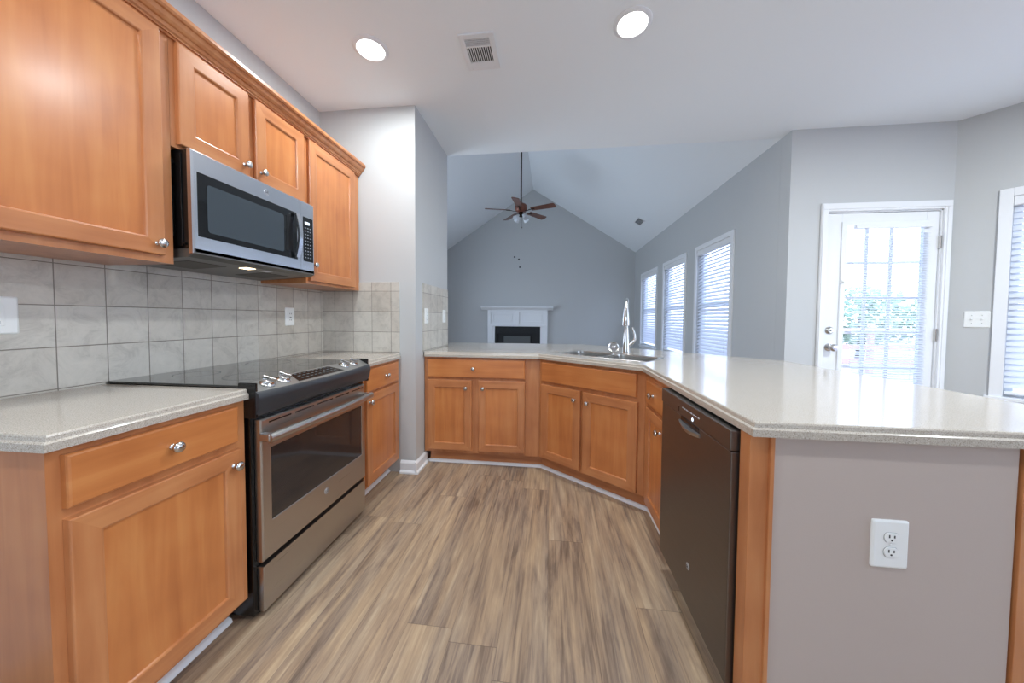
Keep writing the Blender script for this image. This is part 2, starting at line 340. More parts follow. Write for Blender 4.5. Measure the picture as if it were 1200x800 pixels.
# baseboard and shoe moulding
def base_run(name, pts, h=.095, t=.014):
    m = MB()
    for (a, b) in zip(pts[:-1], pts[1:]):
        a = Vector((*a, 0)); b = Vector((*b, 0)); d = (b-a); L = d.length; d.normalize(); nn = Vector((d.y, -d.x, 0))
        prof = [(0, 0), (t+.012, 0), (t+.012, .012), (t+.004, .022), (t, .024), (t, h-.018), (t*.45, h-.006), (.002, h), (0, h)]
        a2, b2 = a-d*.0, b+d*.0
        m.loft([[q+nn*u+Vector((0, 0, z)) for u, z in prof] for q in (a2, b2)])
    return struct(m.build(name, WHITE, smooth=30))
base_run('baseboard_left', [(-1.128, YW), (XS, YW)])
base_run('baseboard_pantry', [(XS, YW-.026), (XS, 2.56)])
base_run('baseboard_back', [(EX, YF), (-1.56, YF)]); base_run('baseboard_living', [(-.06, YF), (XR, YF)])
base_run('baseboard_front', [(XR, YC), (2.17, YC)])
base_run('baseboard_angled', [(XA, YC), (AX1, AY1)]); base_run('baseboard_nook', [(3.115, YC), (XA, YC)]); base_run('baseboard_right', [(AX1, AY1), (AX1, YB)])
def shoe(name, pts):
    m = MB()
    for (a, b) in zip(pts[:-1], pts[1:]):
        a = Vector((*a, 0)); b = Vector((*b, 0)); d = (b-a).normalized(); nn = Vector((d.y, -d.x, 0)); r = .019
        m.loft([[q+nn*u+Vector((0, 0, z)) for u, z in [(0, 0), (r, 0), (r, .004), (r*.8, .013), (r*.4, .018), (0, .02)]] for q in (a, b)])
    return struct(m.build(name, WHITE, smooth=40))
shoe('trim_1', [(-1.232, .62), (-1.232, 1.098)]); shoe('trim_2', [(-1.232, 1.87), (-1.232, 2.36)])
# backsplash tiles
tL = tiles('stone_tile_left', 1, .972, .921, .1365, .150); tS = tiles('stone_tile_short', 0, -1.654, .921, .152, .1535); tP = tiles('stone_tile_side', 1, 2.505, .921, .152, .1535)
m = MB(); m.box(XL, XL+.009, .30, YW-.009, .914, 1.45, .001); tag(m.build('tile_backsplash', tL), 'long grey stone tile backsplash on the left wall behind the range', 'backsplash')
m = MB(); m.box(XL, -1.132, YW-.009, YW, .914, 1.45, .0015); tag(m.build('tile_backsplash', tS), 'beige stone tile backsplash on the short wall beside the far upper cabinet', 'backsplash')
m = MB(); m.box(XS, XS+.009, 2.50, YH-.004, .914, 1.455, .0015); tag(m.build('tile_backsplash', tP), 'narrow stone tile backsplash on wall end beside the peninsula counter', 'backsplash')

# ---------------------------------------------------------------- windows, blinds, door
def win(n_, loc, rotz, x0, x1, z0, z1, cw=.055, sill=True):
    r = bpy.data.objects.new('window_%d' % n_, None); COL.objects.link(r); r.location = loc; r.rotation_euler = (0, 0, rotz); struct(r)
    def frame(a, b, c, d, w_, y0, y1, bev=.003):
        m = MB(); m.box(a, a+w_, y0, y1, c, d, bev); m.box(b-w_, b, y0, y1, c, d, bev); m.box(a+w_, b-w_, y0, y1, d-w_, d, bev); m.box(a+w_, b-w_, y0, y1, c, c+w_, bev); return m
    frame(x0-cw, x1+cw, z0-cw, z1+cw, cw+.002, -.018, 0).build('casing', WHITE, r)
    m = frame(x0, x1, z0, z1, .045, .06, .1); m.box(x0+.04, x1-.04, .055, .085, (z0+z1)/2-.02, (z0+z1)/2+.02, .003); m.build('sash', WHITE, r)
    m = MB(); m.box(x0+.04, x1-.04, .078, .082, z0+.04, z1-.04); m.build('pane', GLASS, r, smooth=0)
    if sill: m = MB(); m.box(x0-cw-.02, x1+cw+.02, -.035, .055, z0-.012, z0+.012, .004); m.build('sill', WHITE, r)
    return r
def slats(x0, x1, z0, z1, pitch, wd, ang, yc, th=.0025):
    m = MB(); k = int((z1-z0)/pitch); c, s_ = math.cos(ang), math.sin(ang)
    for i in range(k):
        z = z1-(i+.5)*pitch; h = wd/2
        P = [(-h, 0), (-h*.4, th*1.2), (h*.4, th*1.2), (h, 0), (h, -th), (-h, -th)]
        m.loft([[Vector((x, yc+u*c-v*s_, z+u*s_+v*c)) for u, v in P] for x in (x0, x1)])
    return m
def blind(label, loc, rotz, x0, x1, z0, z1, group=None, pitch=.044, wd=.05, ang=.80):
    r = thing('window_blind', label, 'blind', loc, rotz, group)
    slats(x0+.006, x1-.006, z0+.05, z1-.07, pitch, wd, ang, .03).build('slats', BLIND, r)
    m = MB(); m.box(x0+.003, x1-.003, -.006, .045, z1-.068, z1-.002, .004); m.build('headrail', WHITE, r)
    m = MB(); m.box(x0+.006, x1-.006, .008, .052, z0+.022, z0+.042, .004); m.build('bottom_rail', WHITE, r)
    for x in (x0+.12, x1-.12): m = MB(); m.cyl((x, .004, z0+.03), (x, .004, z1-.06), .0012, seg=6); m.build('ladder_cord', WHITE, r)
    return r
R0 = (XR, YF, 0)
lab = ['nearest to the peninsula', 'in the middle of the row', 'farthest from the peninsula beside the fireplace wall']
for i, (a, b) in enumerate(LRW):
    win(i+1, R0, -PI/2, YF-b, YF-a, LZ0, LZ1)
    blind('white slatted living room window blind %s' % lab[i], R0, -PI/2, YF-b, YF-a, LZ0+.012, LZ1)
win(4, (XA, YC, 0), AD, WINA['x0'], WINA['x1'], WINA['z0'], WINA['z1'], cw=.057)
blind('white slatted blind of the window at the right edge beside the double switch', (XA, YC, 0), AD, WINA['x0'], WINA['x1'], WINA['z0']+.012, WINA['z1'], ang=1.0)
win(5, (AX1, AY1, 0), -PI/2, .20, 3.2, .15, 2.35)  # unseen window, added to brighten the nook and kitchen
win(6, (AX1, YB, 0), PI, AX1+.0, AX1+1.5, .75, 2.15)  # unseen rear window, added as fill light for the kitchen
for k in range(2): win(7+k, (EX, YH-.12, 0), PI/2, .45+k*1.6, 1.75+k*1.6, .30, 2.30)  # unseen windows, added as daylight sources for the living room

# the glazed door
D = bpy.data.objects.new('door_1', None); COL.objects.link(D); D.location = (0, YC, 0); struct(D)
dx0, dx1, dz1 = 2.232, 3.066, 2.072
m = MB()
for a, b, c, d in ((2.185, dx0+.004, 0, dz1+.062), (dx1-.004, 3.113, 0, dz1+.062), (dx0+.004, dx1-.004, dz1-.004, dz1+.062)):
    m.box(a, b, -.018, 0, c, d, .004)
m.box(2.191, dx0-.012, -.024, -.015, 0, dz1+.012, .003); m.box(dx1+.012, 3.107, -.024, -.015, 0, dz1+.012, .003); m.box(2.191, 3.107, -.024, -.015, dz1+.013, dz1+.056, .003)
m.box(dx0, dx0+.012, 0, .12, 0, dz1, 0); m.box(dx1-.012, dx1, 0, .12, 0, dz1, 0); m.box(dx0, dx1, 0, .12, dz1-.012, dz1, 0)
m.build('door_frame', WHITE, D)
gx0, gx1, gz0, gz1 = 2.365, 2.965, .22, 1.975
m = MB(); s0, s1 = dx0+.015, dx1-.015
m.box(s0, gx0, .012, .056, .01, dz1-.015, .002); m.box(gx1, s1, .012, .056, .01, dz1-.015, .002); m.box(gx0, gx1, .012, .056, gz1, dz1-.015, .002); m.box(gx0, gx1, .012, .056, .01, gz0, .002)
m.build('door_slab', WHITE, D)
m = MB()  # raised light frame
for a, b, c, d in ((gx0-.012, gx0+.026, gz0-.012, gz1+.012), (gx1-.026, gx1+.012, gz0-.012, gz1+.012), (gx0+.02, gx1-.02, gz1-.02, gz1+.012), (gx0+.02, gx1-.02, gz0-.012, gz0+.02)): m.box(a, b, .0, .014, c, d, .004)
m.build('light_frame', WHITE, D)
m = MB()
for x in (2.568, 2.748): m.box(x-.011, x+.011, .036, .050, gz0, gz1, .002)
for k in range(1, 6): z = gz1-.03-(gz1-gz0-.04)*k/6.0; m.box(gx0, gx1, .037, .049, z-.010, z+.010, .002)
m.build('muntins', WHITE, D)
m = MB(); m.box(gx0, gx1, .041, .045, gz0, gz1); m.build('pane', GLASS, D, smooth=0)
m = MB(); m.lathe([(.0, 0), (.031, 0), (.031, .006), (.022, .012), (.018, .02), (.017, .022), (0, .022)], (2.292, .0125, 1.103), (0, -1, 0), 24); m.box(2.287, 2.297, -.02, -.008, 1.093, 1.113, .002); m.build('deadbolt', CHROME, D)
m = MB(); m.lathe([(0, 0), (.032, 0), (.032, .006), (.014, .012), (.012, .03), (.020, .038), (.029, .048), (.029, .058), (.018, .068), (0, .07)], (2.292, .0125, .962), (0, -1, 0), 24); m.build('door_knob', CHROME, D)
for z in (1.81, 1.075, .3):
    m = MB(); m.box(dx1-.019, dx1-.009, -.003, .012, z-.05, z+.05, .002); m.cyl((dx1-.014, -.005, z-.05), (dx1-.014, -.005, z+.05), .006, seg=10); m.build('hinge', CHROME, D)
m = MB(); m.box(2.355, 2.372, -.012, .012, 1.49, 1.515, .003); m.cyl((2.362, -.012, 1.50), (2.362, -.028, 1.50), .005, seg=8); m.build('blind_bracket', WPLAS, D)
bl = thing('mini_blind', 'thin-slatted white mini blind hanging over the glass of the white patio door', 'blind', (0, YC, 0))
slats(2.435, 2.966, .27, 1.895, .0195, .022, .38, -.014, .0008).build('slats', BLIND, bl)
m = MB(); m.box(2.432, 2.97, -.03, -.001, 1.925, 1.952, .003); m.build('headrail', WHITE, bl)
m = MB(); m.box(2.432, 2.97, -.026, -.004, .235, .25, .003); m.build('bottom_rail', WHITE, bl)
for x in (2.50, 2.68, 2.86): m = MB(); m.cyl((x, -.027, .24), (x, -.027, 1.93), .0008, seg=5); m.build('ladder_cord', WHITE, bl)

# ---------------------------------------------------------------- cabinets
def inset(poly, ds):
    n_ = len(poly); out = []
    for i in range(n_):
        a, b, c = Vector(poly[i-1]), Vector(poly[i]), Vector(poly[(i+1) % n_])
        d0, d1 = (b-a).normalized(), (c-b).normalized(); n0, n1 = Vector((-d0.y, d0.x)), Vector((-d1.y, d1.x))
        p0, p1 = b+n0*ds[i-1], b+n1*ds[i]; den = d0.x*d1.y-d0.y*d1.x
        if abs(den) < 1e-6: out.append(p1)
        else: t = ((p1.x-p0.x)*d1.y-(p1.y-p0.y)*d1.x)/den; out.append(p0+d0*t)
    return out
def front_panel(m, x0, x1, z0, z1, t=.02, st=.055, y0=0.):
    """framed door with a recessed flat panel; mats: 0 vertical grain, 1 horizontal grain"""
    def lp(i, y): return [Vector((x0+i, y, z0+i)), Vector((x1-i, y, z0+i)), Vector((x1-i, y, z1-i)), Vector((x0+i, y, z1-i))]
    L = [lp(0, y0), lp(0, y0-t+.004), lp(.0015, y0-t+.001), lp(.004, y0-t), lp(st, y0-t), lp(st+.0045, y0-t+.002), lp(st+.007, y0-t+.0085)]
    m.loft(L, mis=lambda k, i: 2 if k == -2 else (1 if (k == 3 and i in (0, 2)) else 0))
def slab_front(m, x0, x1, z0, z1, t=.02, y0=0.):
    def lp(i, y): return [Vector((x0+i, y, z0+i)), Vector((x1-i, y, z0+i)), Vector((x1-i, y, z1-i)), Vector((x0+i, y, z1-i))]
    m.loft([lp(0, y0), lp(0, y0-t+.006), lp(.002, y0-t+.002), lp(.006, y0-t)])
def knob(parent, x, z, y=-.02):
    m = MB(); m.lathe([(0, 0), (.0095, 0), (.0085, .003), (.0055, .006), (.0055, .013), (.0095, .017), (.0155, .020), (.0165, .024), (.0145, .028), (.008, .031), (0, .0318)], (x, y, z), (0, -1, 0), 20)
    return m.build('knob', CHROME, parent, smooth=50)
def cabinet(name, label, loc, rotz, body, z0, z1, drawers=(), doors=(), toe=None, group=None, hollow=False):
    t = thing(name, label, 'cabinet', loc, rotz, group)
    m = MB()
    if hollow:
        ins = [tuple(p) for p in inset(body, [.018]*len(body))]
        m.loft([[Vector((x, y, z)) for x, y in q] for q, z in ((body, z0), (body, z1), (ins, z1), (ins, z0+.018))])
    else: m.prism(body, z0, z1)
    m.build('body', [FV], t, smooth=0)
    if toe: m = MB(); m.prism(toe, 0, z0); m.build('toe_kick', [FH], t, smooth=0)
    for x0, x1, a, b, kx in drawers:
        m = MB(); slab_front(m, x0, x1, a, b); d = m.build('drawer', [WH], t, smooth=20)
        if kx is not None: knob(d, kx, (a+b)/2)
    for x0, x1, a, b, kx, kz in doors:
        m = MB(); front_panel(m, x0, x1, a, b); d = m.build('door', [FV, FH, WV], t, smooth=20)
        if kx is not None: knob(d, kx, kz)
    return t
FX = -1.145   # left run face frame plane
def rect(x0, x1, y0, y1): return [(x0, y0), (x1, y0), (x1, y1), (x0, y1)]
cabinet('base_cabinet', 'maple base cabinet with one drawer and one door left of the range', (FX, .608, 0), PI/2, rect(0, .490, 0, .615), .105, .876,
        drawers=[(.024, .452, .728, .857, .24)], doors=[(.024, .458, .125, .702, .430, .648)], toe=rect(.012, .490, .087, .60))
cabinet('base_cabinet', 'maple base cabinet with drawer and door between the range and short wall', (FX, 1.872, 0), PI/2, rect(0, .488, 0, .615), .105, .876,
        drawers=[(.03, .455, .715, .857, .262)], doors=[(.03, .455, .125, .70, .055, .65)], toe=rect(0, .488, .087, .60))
cabinet('base_cabinet', 'maple base cabinet with one wide drawer above two doors at back of kitchen', (-.985, 2.533, 0), 0, [(-.021, 0), (.9046, 0), (1.102, .587), (-.021, .587)], .105, .876,
        drawers=[(.008, .79, .713, .858, .385)], doors=[(.010, .370, .128, .692, .326, .632), (.424, .794, .128, .692, .462, .632)], toe=[(.005, .06), (.9248, .06), (1.09, .58), (.005, .58)])
P0 = Vector((-.0906, 2.5028)); E1 = Vector((.7966, -.6045)); N1 = Vector((.6045, .7966)); DA = math.atan2(E1.y, E1.x)
dorg = P0+N1*.03
TCS = (.625-dorg.x-N1.x*.06)/E1.x; TC = dorg+E1*TCS+N1*.06; TB = Vector((-.0602, 2.593))
def dl(x, y): v = Vector((x, y))-dorg; return (v.dot(E1), v.dot(N1))
cabinet('base_cabinet', 'maple sink cabinet with false drawer front and two doors on the diagonal', (dorg.x, dorg.y, 0), DA,
        [dl(-.0794, 2.533), dl(.5695, 2.0407), dl(1.164, 2.335), dl(1.164, 2.42), dl(.42, 3.118), dl(.119, 3.118)], .105, .876,
        drawers=[(.020, .757, .708, .852, None)], doors=[(.022, .364, .122, .684, .322, .616), (.386, .766, .118, .680, .424, .612)],
        toe=[dl(*TB), dl(*TC), dl(1.15, 2.335), dl(1.15, 2.42), dl(.42, 3.10), dl(.13, 3.10)], hollow=True)
cabinet('base_cabinet', 'narrow maple base cabinet with drawer and door between sink cabinet and dishwasher', (.57, 2.039, 0), -PI/2,
        [(0, 0), (.424, 0), (.424, .58), (-.29, .58)], .105, .876,
        drawers=[(.085, .404, .705, .838, .215)], doors=[(.085, .404, .125, .683, .335, .612)], toe=[(2.039-TC.y, .055), (.424, .055), (.424, .57), (-.25, .57)])
shoe('trim_3', [(XS+.012, 2.593), tuple(TB), tuple(TC), (.625, 1.62)])
# upper cabinets
UX = -1.455
def upper(label, y0, y1, z0, doors):
    return cabinet('upper_cabinet', label, (UX, y0, 0), PI/2, rect(0, y1-y0, 0, .30), z0, 2.29, doors=[(a-y0, b-y0, c, d, k-y0, kz) for a, b, c, d, k, kz in doors], group=None)
upper('tall maple upper cabinet nearest the camera, left of the microwave', .60, 1.118, 1.386, [(.636, 1.080, 1.412, 2.240, 1.054, 1.452)])
upper('short two-door maple upper cabinet directly above the microwave', 1.119, 1.812, 1.838, [(1.138, 1.436, 1.852, 2.240, 1.410, 1.898), (1.472, 1.790, 1.852, 2.240, 1.499, 1.898)])
upper('tall maple upper cabinet at the far end, right of the microwave', 1.813, 2.358, 1.386, [(1.83, 2.285, 1.402, 2.240, 1.851, 1.50)])
m = MB(); pf = [(0, 2.242), (.010, 2.242), (.010, 2.250), (.017, 2.250), (.017, 2.256), (.024, 2.260), (.027, 2.268), (.027, 2.272), (.034, 2.274), (.042, 2.284), (.047, 2.296), (.047, 2.300), (.055, 2.302), (.060, 2.310), (.060, 2.324), (0, 2.324)]
m.loft([[Vector((UX+.0005+u, y, z)) for u, z in pf] for y in (.60, 2.360)])
tag(m.build('crown_moulding', [FV], smooth=0), 'stepped maple crown moulding running along the top of the upper cabinets', 'moulding')

# ---------------------------------------------------------------- worktops
def worktop(label, poly, edges, hole=None, zt=.914):
    """poly counter-clockwise, edges[i] = 1 where edge i (i -> i+1) is profiled"""
    pr = [(0, -.038), (.0, -.019), (.0025, -.0165), (.0065, -.015), (.0075, -.008), (.0075, -.005), (.0095, -.0015), (.0125, 0)]
    loops = [[Vector((*p, zt+z)) for p in inset(poly, [o*e for e in edges])] for o, z in pr]
    m = MB(); b = bmesh.new(); L = [[b.verts.new(p) for p in lp] for lp in loops]
    for k in range(len(L)-1):
        for i in range(len(poly)):
            j = (i+1) % len(poly); b.faces.new([L[k][i], L[k][j], L[k+1][j], L[k+1][i]])
    def fill(loop, z):
        es = [b.edges.get((loop[i], loop[(i+1) % len(loop)])) for i in range(len(loop))]
        hv = []
        if hole:
            hv = [b.verts.new((x, y, z)) for x, y in hole]; es += [b.edges.new((hv[i], hv[(i+1) % len(hv)])) for i in range(len(hv))]
        bmesh.ops.triangle_fill(b, edges=es, use_beauty=True, use_dissolve=False)
        return hv
    h1 = fill(L[-1], zt); h0 = fill(L[0], zt-.038)
    for i in range(len(h1)): j = (i+1) % len(h1); b.faces.new([h1[i], h1[j], h0[j], h0[i]])
    m.merge(b); o = m.build('worktop', COUNTER, smooth=25); return tag(o, label, 'worktop')
worktop('short speckled beige worktop left of the range', [(XL+.0095, .596), (-1.122, .596), (-1.122, 1.0975), (XL+.0095, 1.0975)], [1, 1, 0, 0])
worktop('small speckled beige worktop between the range and short wall', [(XL+.0095, 1.872), (-1.122, 1.872), (-1.122, YW-.0095), (XL+.0095, YW-.0095)], [0, 1, 0, 0])
def dg(s, t): v = P0+E1*s+N1*t; return (v.x, v.y)
def rrect(x0, x1, y0, y1, r, n_=4):
    out = []
    for cx, cy, a0 in ((x1-r, y0+r, -PI/2), (x1-r, y1-r, 0), (x0+r, y1-r, PI/2), (x0+r, y0+r, PI)):
        out += [(cx+r*math.cos(a0+PI/2*k/n_), cy+r*math.sin(a0+PI/2*k/n_)) for k in range(n_+1)]
    return out
S0, S1, T0, T1, SD = .075, .765, .150, .455, .425
hole = [dg(x, y) for x, y in rrect(S0, S1, T0, T1, .03)]
worktop('large speckled beige peninsula worktop with the sink set into its bend',
        [(XS+.0095, 2.503), (-.0906, 2.503), (.545, 2.020), (.537, .93), (1.57, .93), (1.57, 2.38), (.38, 3.52), (-1.14, 3.52), (-1.14, 3.128), (XS+.0095, 3.128)],
        [1, 1, 1, 1, 1, 1, 1, 1, 0, 0], hole)
# half walls carrying the peninsula
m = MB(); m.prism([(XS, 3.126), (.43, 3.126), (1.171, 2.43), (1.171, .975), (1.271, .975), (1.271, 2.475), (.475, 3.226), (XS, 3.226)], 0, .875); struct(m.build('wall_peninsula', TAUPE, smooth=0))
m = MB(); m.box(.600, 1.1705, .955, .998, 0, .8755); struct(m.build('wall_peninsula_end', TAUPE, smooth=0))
m = MB(); m.box(.543, .5995, .953, 1.0, 0, .8755, .002); m.box(.5905, .602, .945, .957, 0, .8755, .002)
tag(m.build('end_post', FV), 'maple end post between the dishwasher and painted peninsula end', 'post')
m = MB(); m.box(1.178, 1.26, .950, .974, 0, .8755, .002)
tag(m.build('end_post', FV), 'maple trim post at the far right end of the peninsula below the worktop', 'post')

# ---------------------------------------------------------------- sink
sk = thing('sink', 'stainless double bowl sink set in the diagonal of the peninsula worktop', 'sink', (P0.x, P0.y, .9142), DA)
def bowl(x0, x1, y0, y1):
    m = MB(); L = []
    for i, z in ((-.004, 0), (0, 0), (.002, -.01), (.006, -.15), (.02, -.175), (.05, -.185)): L.append([Vector((x, y, z)) for x, y in rrect(x0+i, x1-i, y0+i, y1-i, max(.05-i*.3, .02), 5)])
    b = bmesh.new(); V = [[b.verts.new(p) for p in lp] for lp in L]
    for k in range(len(V)-1):
        for i in range(len(V[k])): j = (i+1) % len(V[k]); b.faces.new([V[k][i], V[k+1][i], V[k+1][j], V[k][j]])
    b.faces.new(V[-1]); m.merge(b); o = m.build('bowl', SINK, sk, smooth=60)
    cx, cy = (x0+x1)/2, (y0+y1)/2; d = MB(); d.lathe([(.045, 0), (.043, .003), (.030, .002), (.028, -.004), (.01, -.004), (.008, .006), (0, .006)], (cx, cy, -.1845), (0, 0, 1), 24); d.build('drain', CHROME, o)
bowl(S0+.008, SD-.012, T0+.006, T1-.006); bowl(SD+.012, S1-.008, T0+.006, T1-.006)
m = MB(); O_ = [[Vector((x, y, z)) for x, y in rrect(S0-i, S1+i, T0-i, T1+i, .03, 5)] for i, z in ((.008, 0), (.007, .0018), (.001, .0024), (-.006, .0005), (-.007, -.004), (-.002, -.004), (.003, 0))]
m.loft(O_, cap0=False, cap1=False)
m.box(SD-.013, SD+.013, T0+.004, T1-.004, -.006, .0005, .0015); m.build('rim', SINK, sk)
# faucet: pull-down head on an arch that comes towards the bowls
fp = Vector(dg(.425, .585)); fa = thing('faucet', 'tall brushed nickel pull-down faucet standing behind the double sink', 'faucet', (fp.x, fp.y, .914), math.radians(-14))
m = MB(); m.lathe([(.034, 0), (.034, .006), (.030, .012), (.027, .05), (.025, .09), (.021, .15), (.016, .2), (0, .2)], (0, 0, 0)); m.build('body', CHROME, fa, smooth=50)
arc = [(0, 0, .12), (0, 0, .20), (0, .0, .30)]+[(0, -.075*(1-math.cos(a)), .345+.075*math.sin(a)) for a in [PI*k/12 for k in range(0, 11)]]
arc += [(0, -.150, .34)]
m = MB(); m.tube(arc, .0145, 12); m.build('spout', CHROME, fa, smooth=60)
m = MB(); m.tube([(0, -.150, .352), (0, -.151, .33), (0, -.153, .28), (0, -.155, .235)], [.0165, .020, .024, .028], 16); m.lathe([(.028, 0), (.0295, -.006), (.028, -.016), (0, -.016)], (0, -.155, .236)); m.box(-.006, .006, -.180, -.170, .25, .29, .003); m.build('spray_head', CHROME, fa, smooth=50)
m = MB(); m.cyl((.012, 0, .06), (.05, 0, .085), .014, .012); m.tube([(.045, 0, .085), (.066, 0, .11), (.062, 0, .15), (.050, 0, .19), (.044, 0, .205)], [.015, .013, .010, .009, .008], 10); m.build('handle', CHROME, fa, smooth=50)
m = MB(); m.tube([(-.016, 0, .0), (-.022, -.004, .06), (-.018, -.008, .15), (-.012, -.01, .2), (-.009, -.03, .26)], .004, 8); m.build('hose', CHROME, fa, smooth=50)
st = Vector(dg(.345, .53)); s_ = thing('sink_strainer', 'round steel sink strainer basket leaning upright beside the faucet', 'strainer', (st.x, st.y, .914), math.radians(5))
Mt = Matrix.Translation((0, 0, .0445)) @ Matrix.Rotation(math.radians(-12), 4, 'X')
m = MB(); m.lathe([(.043, 0), (.0445, .003), (.041, .006), (.034, .004), (.033, -.002), (0, -.002)], (0, 0, 0), (0, -1, 0), 28); 
for v in m.bm.verts: v.co = Mt @ v.co
m.build('flange', CHROME, s_, smooth=50)
m = MB(); m.lathe([(.031, -.001), (.028, -.022), (.02, -.03), (0, -.03)], (0, 0, 0), (0, -1, 0), 24); m.lathe([(0, -.003), (.012, -.003), (.012, .001), (.006, .003), (.006, .012), (.009, .016), (0, .018)], (0, 0, 0), (0, -1, 0), 16)
for v in m.bm.verts: v.co = Mt @ v.co
m.build('basket', SINK, s_, smooth=50)

# ---------------------------------------------------------------- range (local frame: x along wall, -y to the room)
rg = thing('range', 'stainless steel and black slide-in electric range between left base cabinets', 'range', (-1.10, 1.105, 0), PI/2)
m = MB(); m.box(.003, .757, .030, .655, .02, .895, .003); m.build('chassis', BLACK, rg)
m = MB(); m.box(-.006, .762, .062, .652, .9155, .925, .003); m.box(.003, .757, .062, .652, .89, .9155); ct = m.build('cooktop', BGLASS, rg)
for (x, y, r) in ((.19, .20, .105), (.57, .20, .085), (.19, .48, .08), (.57, .48, .105)):
    m = MB(); b = bmesh.new(); N = 40
    a_ = [[b.verts.new((x+q*math.cos(2*PI*i/N), y+q*math.sin(2*PI*i/N), .9253)) for i in range(N)] for q in (r, r-.002)]
    for i in range(N): b.faces.new([a_[0][i], a_[0][(i+1) % N], a_[1][(i+1) % N], a_[1][i]])
    m.merge(b); m.build('burner_ring', DARK, ct)
# bowed control console
def bow(x): q = (x-.378)/.378; return .034*(1-q*q)
NX = 24; XX = [-.004+.764*i/NX for i in range(NX+1)]
m = MB(); L = []
for x in XX:
    f = bow(x)
    L.append([Vector((x, .066, .924)), Vector((x, .055, .932)), Vector((x, -.006-f, .902)), Vector((x, -.016-f, .892)), Vector((x, -.020-f*.95, .872)), Vector((x, -.012-f*.6, .832)), Vector((x, .0, .808)), Vector((x, .05, .808)), Vector((x, .066, .85))])
m.loft(L, mis=lambda k, i: (0 if i == 1 else 1)); con = m.build('control_console', [PANEL, DARK], rg, smooth=40)
for a, b in ((-.006, .006), (.752, .764)): m = MB(); m.box(a, b, -.004, .070, .80, .935, .004); m.build('console_end_cap', BLACK, rg)
tilt = math.atan2(.030, .061); TN = Vector((0, -math.sin(tilt), math.cos(tilt)))
def onpanel(x, y): return Vector((x, y, .932-(.055-y)*(.030/(.061+bow(x)))+.0005))
for x in (.072, .150, .560, .640):
    o = onpanel(x, .020); m = MB(); m.lathe([(.0, 0), (.029, 0), (.029, .004), (.023, .009), (.021, .018), (.018, .020), (0, .020)], o, TN, 24)
    M_ = Matrix.Translation(o) @ Matrix.Rotation(-tilt+0, 4, 'X').inverted() @ Matrix.Rotation(.5, 4, 'Z'); 
    m.box(-.006, .006, -.024, .024, .016, .032, .004, M=M_); m.build('knob', CHROME, con, smooth=40)
m = MB(); c = []
for (x, y) in ((.215, .044), (.465, .044), (.50, -.024), (.19, -.020)): c.append(onpanel(x, y))
b = bmesh.new(); b.faces.new([b.verts.new(p+TN*.0012) for p in c]); m.merge(b); m.build('display_panel', BLACK, con, smooth=0)
m = MB()
for i in range(9):
    for j in range(3):
        x = .235+i*.027; p = onpanel(x, .036-j*.019)+TN*.0018; m.box(p.x-.007, p.x+.007, p.y-.003, p.y+.003, p.z-.0003, p.z+.0003)
m.build('touch_keys', plain('touch_key_grey', srgb(135, 140, 140), .5), con, smooth=0)
def oval_badge(parent, x, z, y, r, ring=True):
    m = MB(); m.lathe([(0, 0), (r, 0), (r, .001), (r*.93, .0018), (0, .0018)], (x, y, z), (0, -1, 0), 28); bd = m.build('emblem', plain('emblem_silver', srgb(200, 203, 208), .3, .6), parent, smooth=40)
    m = MB(); N = 28
    for q0, q1 in ((r*.84, r*.76),):
        b = bmesh.new(); A = [[b.verts.new((x+q*math.cos(2*PI*i/N), y-.002, z+q*math.sin(2*PI*i/N))) for i in range(N)] for q in (q0, q1)]
        for i in range(N): b.faces.new([A[0][i], A[0][(i+1) % N], A[1][(i+1) % N], A[1][i]])
        m.merge(b)
    m.build('emblem_ring', DARK, bd, smooth=0)
    text_mesh('emblem_letters', 'GE', r*1.0, DARK, bd, Matrix.Translation((x, y-.0018, z)) @ FRONT)
# oven door
m = MB(); wx0, wx1, wz0, wz1 = .062, .695, .372, .668
def ring(x0, x1, z0, z1, y): return [Vector((x0, y, z0)), Vector((x1, y, z0)), Vector((x1, y, z1)), Vector((x0, y, z1))]
m.loft([ring(.018, .727, .228, .788, .028), ring(.018, .727, .228, .788, .005), ring(.023, .722, .233, .783, 0), ring(wx0, wx1, wz0, wz1, 0), ring(wx0+.003, wx1-.003, wz0+.003, wz1-.003, .004)])
od = m.build('oven_door', STEEL, rg, smooth=25)
m = MB(); m.loft([ring(wx0+.002, wx1-.002, wz0+.002, wz1-.002, .006), ring(wx0+.003, wx1-.003, wz0+.003, wz1-.003, .002)]); m.build('window', OVENG, od, smooth=0)
m = MB()
for i in range(5): x = .055+i*.135; m.box(x, x+.112, -.0012, .003, .768, .7735)
m.build('vent_slot', BLACK, od, smooth=0)
m = MB(); pts = []
for i in range(17): x = .012+.716*i/16; q = (x-.37)/.358; pts.append((x, -.040-.022*(1-q*q), .722+.006*(1-q*q)))
m.tube(pts, .0165, 12, flat=1.1)
for x in (.022, .718): m.box(x-.014, x+.014, -.045, .002, .708, .738, .005)
m.build('handle', STEEL, od, smooth=50)
oval_badge(od, .383, .320, 0, .0155)
m = MB(); m.box(.020, .726, .002, .030, .028, .208, .004); m.build('storage_drawer', STEEL, rg)
for x, y in ((.05, .06), (.70, .06), (.05, .6), (.70, .6)): m = MB(); m.cyl((x, y, 0), (x, y, .022), .015, seg=10); m.build('foot', BLACK, rg)

